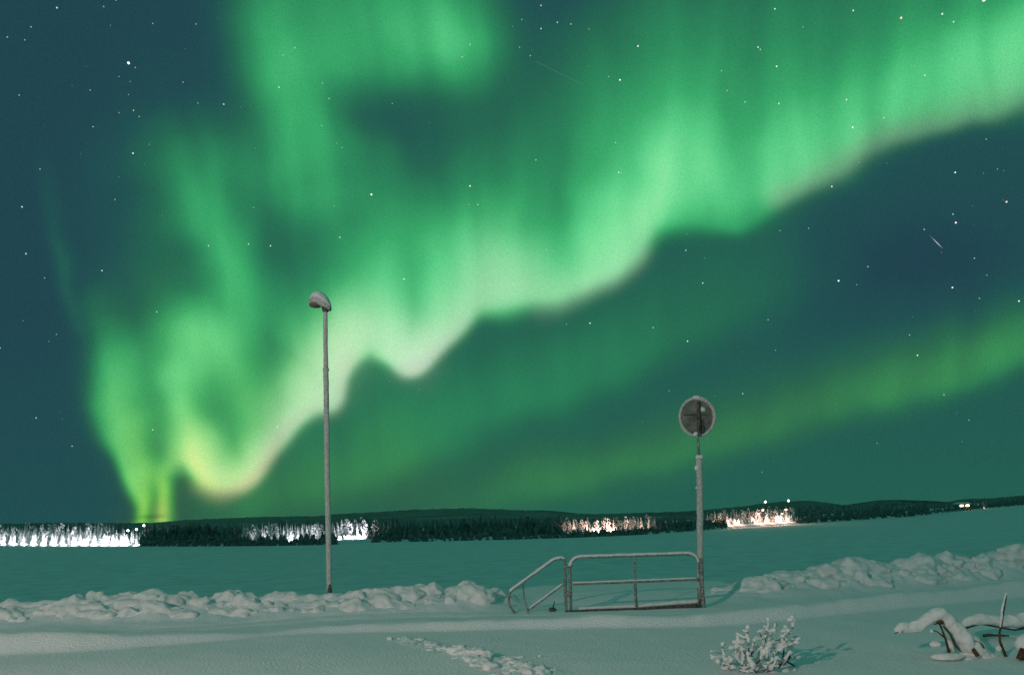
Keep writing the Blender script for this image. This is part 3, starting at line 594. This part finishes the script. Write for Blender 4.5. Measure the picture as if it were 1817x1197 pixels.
v += [cd+Vector((0, -.03, 0)), cd+Vector((0, .03, 0))]
for k in range(n):
    j = (k+1) % n; f += [(2*k, 2*j, 2*j+1, 2*k+1), (2*n, 2*j, 2*k), (2*n+1, 2*k+1, 2*j+1)]
plate = obj('sign_plate', v, f, M['plate'], t, False)
b = MB(); pts = [cd+Vector((math.cos(a)*Rx, -.01, math.sin(a)*Rz)) for a in [2*math.pi*k/72 for k in range(73)]]
b.tube(pts, [.030+.012*noise.noise(p*4)+(.012 if p.z-cd.z > .3 else 0)+(.006 if p.x > cd.x else 0) for p in pts], 8, .35); b.build('frost_rim', M['frost'], plate)
b = MB(); b.tube([cd+Vector((.02, -.06, .30)), cd+Vector((.025, -.06, 0)), cd+Vector((.02, -.06, -.39))], [.026, .036, .040], 8, .3, sub=.03)
b.tube([cd+Vector((.10, -.05, -.05)), cd+Vector((.10, -.05, -.34))], [.012, .03], 8, .4, sub=.03); b.build('bracket', M['dark_steel'], t)
b = MB(); b.box(cd+Vector((-.055, -.045, .045)), (.46, .02, .022)); b.build('crossbar', M['dark_steel'], t, False)
for a in ((cd+Vector((-.04, -.05, -.35)), .055, 2, .3, 2, (1.2, .6, .8)), (cd+Vector((.11, -.02, .15)), .055, 3, .9, 2.5, (1.2, .25, .8)), (cd+Vector((0, -.02, .40)), .05, 2, .3, 2, (1.9, .8, .8))):
    b = MB(); b.blob(*a); b.build('snow_patch', M['cap'], t)

# ---------------------------------------------------------------- railings
def rounded(pts, r=.16, n=7):
    out = [Vector(pts[0])]
    for i in range(1, len(pts)-1):
        p, a, c = Vector(pts[i]), Vector(pts[i-1]), Vector(pts[i+1]); da, dc = (a-p), (c-p); ra = min(r, da.length*.45, dc.length*.45); A_ = p+da.normalized()*ra; B_ = p+dc.normalized()*ra
        for k in range(n+1): u = k/n; out.append(A_*(1-u)**2+p*2*u*(1-u)+B_*u*u)
    out.append(Vector(pts[-1])); return out
def snow_on(pts, r, parent, up=.022, name='snow_strip', jit=.3):
    b = MB(); q = [Vector(p)+Vector((0, 0, up)) for p in pts]; b.tube(q, r, 8, jit, sub=.05, squash=.8); return b.build(name, M['cap'], parent)
Yr = 14.95; z0 = -.12
def RP(px, py, dy=0.): return P(px, py, Yr+dy)
t = empty('metal_railing', (RP(1012, 1086).x, Yr, 0)); tag(t, 'level steel railing frame with snow on its rounded top rail, left of the sign pole', 'railing')
fr = rounded([RP(1013.5, 1092), RP(1010.5, 988.5), RP(1239, 981.5), RP(1246.5, 1076)], .26)
b = MB(); b.tube(fr, .029, 12, .08, sub=.06); b.build('frame', M['steel'], t)
snow_on([p for p in fr if p.z > .88], .037, t)
b = MB(); b.tube([RP(1012, 1036), RP(1240, 1027.5)], .022, 10, .1, sub=.06); b.build('middle_rail', M['steel'], t); snow_on([RP(1016, 1034.5), RP(1236, 1026)], .022, t, .016)
b = MB(); b.tube([RP(1004, 1084, -.05), RP(1130, 1080, -.05), RP(1240, 1074, -.05)], [.022, .03, .046], 10, .15, sub=.06); b.build('bottom_rail', M['dark_steel'], t)
b = MB(); b.tube([RP(1027.5, 1079, .03), RP(1128, 1075, .03), RP(1240, 1066, .03)], [.03, .035, .05], 10, .35, sub=.05); b.build('snow_strip', M['cap'], t)
b = MB(); b.tube([RP(1126.5, 986), RP(1127, 1035)], .020, 8, .1, sub=.05); b.tube([RP(1127, 1036), RP(1130, 1086)], .030, 8, .1, sub=.05); b.build('baluster', M['steel'], t)
b = MB(); b.tube([RP(1244, 990, -.06), RP(1248, 1078, -.06)], [.025, .045], 10, .15, sub=.05); b.tube([RP(1238, 1042, -.05), RP(1240, 1077, -.05)], [.012, .022], 8, .1, sub=.05); b.build('end_post', M['steel'], t)
for py in (1004, 1050, 1056): 
    b = MB(); b.tube([RP(1001, py), RP(1015, py-.4)], .028, 10, .1); b.build('clamp', M['steel'], t)
t = empty('handrail', (RP(1003, 1087).x, Yr, 0)); tag(t, 'short sloping steel handrail descending left from the level railing', 'railing')
fr = rounded([RP(1005, 1091), RP(1001.5, 990), RP(985, 991), RP(903, 1050), RP(902.5, 1072), RP(916, 1091)], .14)
b = MB(); b.tube(fr[:8+2], .030, 12, .08, sub=.06); b.tube(fr[9:], .024, 12, .08, sub=.06); b.build('frame', M['steel'], t)
snow_on([p for p in fr if p.z > .42 and p.x < RP(1001, 1000).x], .036, t)
b = MB(); b.tube([RP(1001, 1036), RP(938, 1082)], .018, 10, .1, sub=.06); b.build('middle_rail', M['steel'], t); snow_on([RP(998, 1036.5), RP(940, 1079)], .022, t, .016)
b = MB(); b.tube([RP(928, 1036), RP(930, 1060), RP(938, 1089)], .014, 8, .1, sub=.06); b.build('baluster', M['steel'], t)
b = MB(); b.tube([RP(984, 1066, .1), RP(981, 1078, .1)], .012, 6, .2, sub=.03); b.blob(RP(980, 1081, .1), .075, 2, .5, 2, (1.1, .8, .6)); b.build('foot_plate', M['dark_steel'], t)

# ---------------------------------------------------------------- snowy shrub and saplings in the foreground
def snow_run(b, pts, r0, r1, up=.6, jit=.4, sub=.03, tip=True):
    n = len(pts); rad = [r0+(r1-r0)*i/(n-1) for i in range(n)]
    b.tube([Vector(p)+Vector((0, 0, q*up)) for p, q in zip(pts, rad)], rad, 8, jit, sub=sub)
    b.blob(Vector(pts[-1])+Vector((0, 0, r1*up)), r1*1.12, 2, .3)
    b.blob(Vector(pts[0])+Vector((0, 0, r0*up)), r0*1.0, 2, .3)
def shrub():
    rr = random.Random(12); Y0 = 9.15; root = P(1350, 1222, Y0); gz = ground_z(root.x, Y0); root.z = gz-.02
    t = empty('snowy_shrub', root); tag(t, 'low frosted shrub with dark twigs and clotted snow in the foreground', 'shrub')
    tips = [(1268,1160,-.25),(1285,1133,.1),(1310,1124,-.1),(1325,1109,0.05),(1338,1128,-.3),(1350,1111,.2),(1361,1094,0),(1378,1102,.25),(1388,1118,-.25),(1397,1110,.1),(1409,1092,0.15),(1418,1127,-.05),(1405,1150,-.2),(1300,1178,-.35),(1422,1188,-.1),(1370,1134,-.35),(1330,1150,-.4),(1375,1160,-.45),(1350,1150,.35),(1308,1150,.35),(1395,1135,.35)]
    st = MB(); sn = MB()
    def kink(a, b, n, amp):
        return [a.lerp(b, k/n)+(Vector((rr.gauss(0, amp), rr.gauss(0, amp), rr.gauss(0, amp*.6))) if 0 < k < n else Vector()) for k in range(n+1)]
    for px, py, dy in tips:
        tip = P(px+rr.gauss(0, 2), py+7+rr.gauss(0, 2), Y0+dy); r_ = root+Vector((rr.gauss(0, .13)+(tip.x-root.x)*.35, rr.gauss(0, .14), -.05))
        mid = r_.lerp(tip, .5)+Vector((rr.gauss(0, .05), rr.gauss(0, .05), rr.uniform(-.06, .03))); pts = kink(r_, mid, 3, .016)[:-1]+kink(mid, tip, 4, .016)
        n = len(pts); st.tube(pts, [.012-.008*k/(n-1) for k in range(n)], 7, .25, sub=.04)
        k0 = rr.choice((2, 3, 4))
        for k in range(k0, n-1):
            if rr.random() < .9: r = rr.uniform(.013, .024); snow_run(sn, [pts[k], pts[k].lerp(pts[k+1], rr.uniform(.6, 1.))], r, r*rr.uniform(.8, 1.5), .8, .6)
        sn.blob(tip+Vector((0, 0, .012)), rr.uniform(.018, .030), 3, .8, 1.8, (rr.uniform(.8, 1.4), 1, rr.uniform(.8, 1.3)))
        for k in range(rr.randint(2, 4)):
            q = pts[rr.randint(2, n-2)]; e = q+Vector((rr.gauss(0, .09), rr.gauss(0, .08), rr.uniform(-.02, .10))); tw = kink(q, e, 3, .01)
            st.tube(tw, [.006, .005, .004, .003], 6, sub=.03)
            if rr.random() < .8: snow_run(sn, tw[1:], .011, rr.uniform(.013, .020), .8, .6)
            sn.blob(e+Vector((0, 0, .01)), rr.uniform(.012, .024), 3, .8, 1.8, (rr.uniform(.8, 1.5), 1, rr.uniform(.7, 1.2)))
    for px, py, r in ((1372, 1138, .05), (1386, 1141, .045), (1318, 1150, .034), (1280, 1160, .04), (1295, 1163, .042), (1308, 1190, .05), (1290, 1194, .05), (1405, 1093, .034), (1395, 1112, .036), (1350, 1113, .030), (1316, 1132, .034), (1325, 1112, .028), (1412, 1127, .034), (1345, 1143, .04), (1360, 1122, .03), (1338, 1165, .04), (1398, 1160, .03), (1355, 1172, .05), (1328, 1178, .05), (1388, 1176, .045), (1410, 1188, .05), (1340, 1194, .06), (1375, 1192, .06), (1290, 1178, .035), (1302, 1142, .035), (1372, 1112, .03), (1345, 1126, .03)):
        sn.blob(P(px, py+6, Y0-.1+rr.uniform(-.15, .15)), r*1.25, 3, .9, 2.1, (1.35, 1, .7))
    for k in range(9):
        a = k*.7; q = Vector((root.x+math.cos(a)*.28, Y0+math.sin(a)*.2, 0)); q.z = ground_z(q.x, q.y); sn.blob(q, rr.uniform(.06, .1), 2, .4, 1.6, (1.3, 1.2, .55))
    st.build('stems', M['twig'], t); sn.build('snow_clumps', M['cap'], t, vox=.009)
shrub()
def sapling():
    Y0 = 9.55; root = P(1738, 1166, Y0); root.z = ground_z(root.x, Y0)
    t = empty('bent_sapling', root); tag(t, 'bent-over sapling under a thick arch of snow, dark stems showing beneath', 'sapling')
    arch = [(1592,1117),(1600,1112),(1615,1114),(1632,1108),(1646,1098),(1658,1090),(1668,1089),(1680,1098),(1692,1113),(1704,1128),(1718,1142),(1734,1152),(1748,1162)]
    rad = [.05, .062, .072, .078, .078, .085, .088, .085, .10, .125, .135, .12, .09]
    sn = MB(); sn.tube([P(x, y, Y0) for x, y in arch], rad, 16, .26, sub=.035)
    sn.blob(P(1594, 1118, Y0), .05, 3, .25); sn.blob(P(1748, 1164, Y0), .11, 3, .3, 1.5, (1.4, 1, .5)); sn.blob(P(1660, 1142, Y0-.1), .062, 3, .35, 1.5, (1.2, 1, .75)); sn.blob(P(1653, 1119, Y0-.1), .026, 2, .3)
    sn.blob(P(1683, 1164, Y0-.15), .10, 3, .3, 1.4, (2., 1, .5)); sn.blob(P(1732, 1138, Y0), .05, 3, .3, 1.5, (1.4, 1, .8)); sn.blob(P(1712, 1166, Y0-.05), .09, 3, .3, 1.4, (2., 1, .4)); sn.blob(P(1690, 1140, Y0+.2), .08, 3, .2, 1.4, (.8, .6, 1.6))
    sn.build('snow_arch', M['cap'], t, vox=.012)
    b = MB(); b.tube([P(1664, 1098, Y0), P(1670, 1112, Y0-.1), P(1678, 1134, Y0-.12), P(1685, 1160, Y0-.12)], [.014, .013, .016, .018], 8, .3, sub=.03)
    b.tube([P(1655, 1117, Y0-.1), P(1665, 1121, Y0-.12), P(1675, 1130, Y0-.12)], [.006, .008, .010], 7, .2, sub=.03); b.build('stem', M['bark'], t)
    b = MB(); b.tube([P(1674, 1110, Y0-.08), P(1686, 1124, Y0-.12), P(1694, 1142, Y0-.12), P(1704, 1155, Y0-.1)], [.010, .013, .016, .010], 8, .3, sub=.03); b.build('stem', M['twig'], t)
    b = MB(); b.blob(P(1668, 1103, Y0-.075), .036, 3, .5, 2, (1.2, 1, .8)); b.tube([P(1657, 1107, Y0-.1), P(1668, 1104, Y0-.1)], [.006, .014], 7, .3, sub=.02); b.build('knot', M['bark'], t)
    b = MB(); b.tube([P(1726, 1150, Y0-.1), P(1734, 1162, Y0-.2)], [.026, .026], 10, .25, sub=.02); b.build('broken_end', M['bark'], t)
    b = MB(); b.tube([P(1720, 1135, Y0-.12), P(1735, 1137, Y0-.14), P(1742, 1142, Y0-.14), P(1746, 1149, Y0-.14)], [.003, .004, .009, .008], 6, .3, sub=.02); b.build('twig', M['twig'], t)
    b = MB(); b.tube([P(1588, 1123, Y0-.01), P(1594, 1120.5, Y0-.04), P(1602, 1120, Y0-.04)], [.006, .007, .005], 6, sub=.02); b.build('branch_tip', M['bark'], t)
sapling()
Y0 = 10.6
t = empty('snowy_branch', G(1760, 1120)); t.location.z = 0; tag(t, 'low horizontal branch thickly covered with snow behind the upright bare stem', 'branch')
b = MB(); b.tube([P(x, y, Y0) for x, y in ((1709, 1107), (1722, 1101), (1740, 1097), (1765, 1099), (1785, 1103), (1805, 1102), (1830, 1095), (1870, 1090))], [.05, .07, .08, .075, .085, .10, .09, .08], 14, .28, sub=.04); b.build('snow_cover', M['cap'], t, vox=.014)
b = MB(); b.tube([P(1710, 1116, Y0-.02), P(1716, 1112, Y0-.02), P(1740, 1106, Y0), P(1800, 1117, Y0-.04), P(1818, 1113, Y0-.06), P(1870, 1100, Y0)], [.015, .02, .012, .014, .02, .02], 8, .2, sub=.04); b.build('wood', M['twig'], t)
b = MB(); b.tube([P(1745, 1127, Y0), P(1757, 1126, Y0), P(1790, 1127, Y0)], [.02, .025, .01], 8, .3, sub=.03); b.build('side_twig', M['twig'], t)
Y0 = 9.5
q = P(1785, 1166, Y0); t = empty('bare_stem', (q.x, Y0, ground_z(q.x, Y0))); tag(t, 'upright thin reddish stem with snow along its upper half, right of the bent sapling', 'sapling')
b = MB(); b.tube([P(1787, 1170, Y0), P(1780, 1152, Y0), P(1774.5, 1138, Y0), P(1773.5, 1122, Y0), P(1777, 1108, Y0), P(1782, 1080, Y0), P(1786, 1056, Y0)], [.022, .019, .014, .012, .012, .009, .006], 8, .25, sub=.03); b.build('stem', M['bark'], t)
b = MB(); b.tube([P(1775, 1112, Y0-.02), P(1777, 1095, Y0-.02), P(1778, 1080, Y0-.02), P(1781, 1068, Y0-.02), P(1784.5, 1054, Y0-.02)], [.008, .015, .018, .012, .010], 8, .4, sub=.025); b.blob(P(1785, 1053, Y0), .016, 2, .3); b.build('snow_cover', M['cap'], t); b = MB(); b.blob(P(1772, 1150, Y0), .035, 2, .3, 1.5, (1, 1, 1.2)); b.build('snow_lump', M['cap'], t)
q = P(1816, 1166, 9.3); t = empty('snowy_stump', (q.x, 9.3, ground_z(q.x, 9.3))); tag(t, 'small stump with a rounded snow cushion at the right edge of the picture', 'stump')
b = MB(); b.blob(P(1822, 1145, 9.3), .13, 3, .25, 1.4, (1, 1, 1.1)); b.build('snow_cushion', M['cap'], t)
b = MB(); b.tube([P(1811, 1168, 9.22), P(1814, 1150, 9.25)], [.05, .03], 10, .2, sub=.03); b.tube([P(1826, 1172, 9.3), P(1822, 1150, 9.3)], [.07, .05], 10, .2, sub=.03); b.build('wood', M['bark'], t)
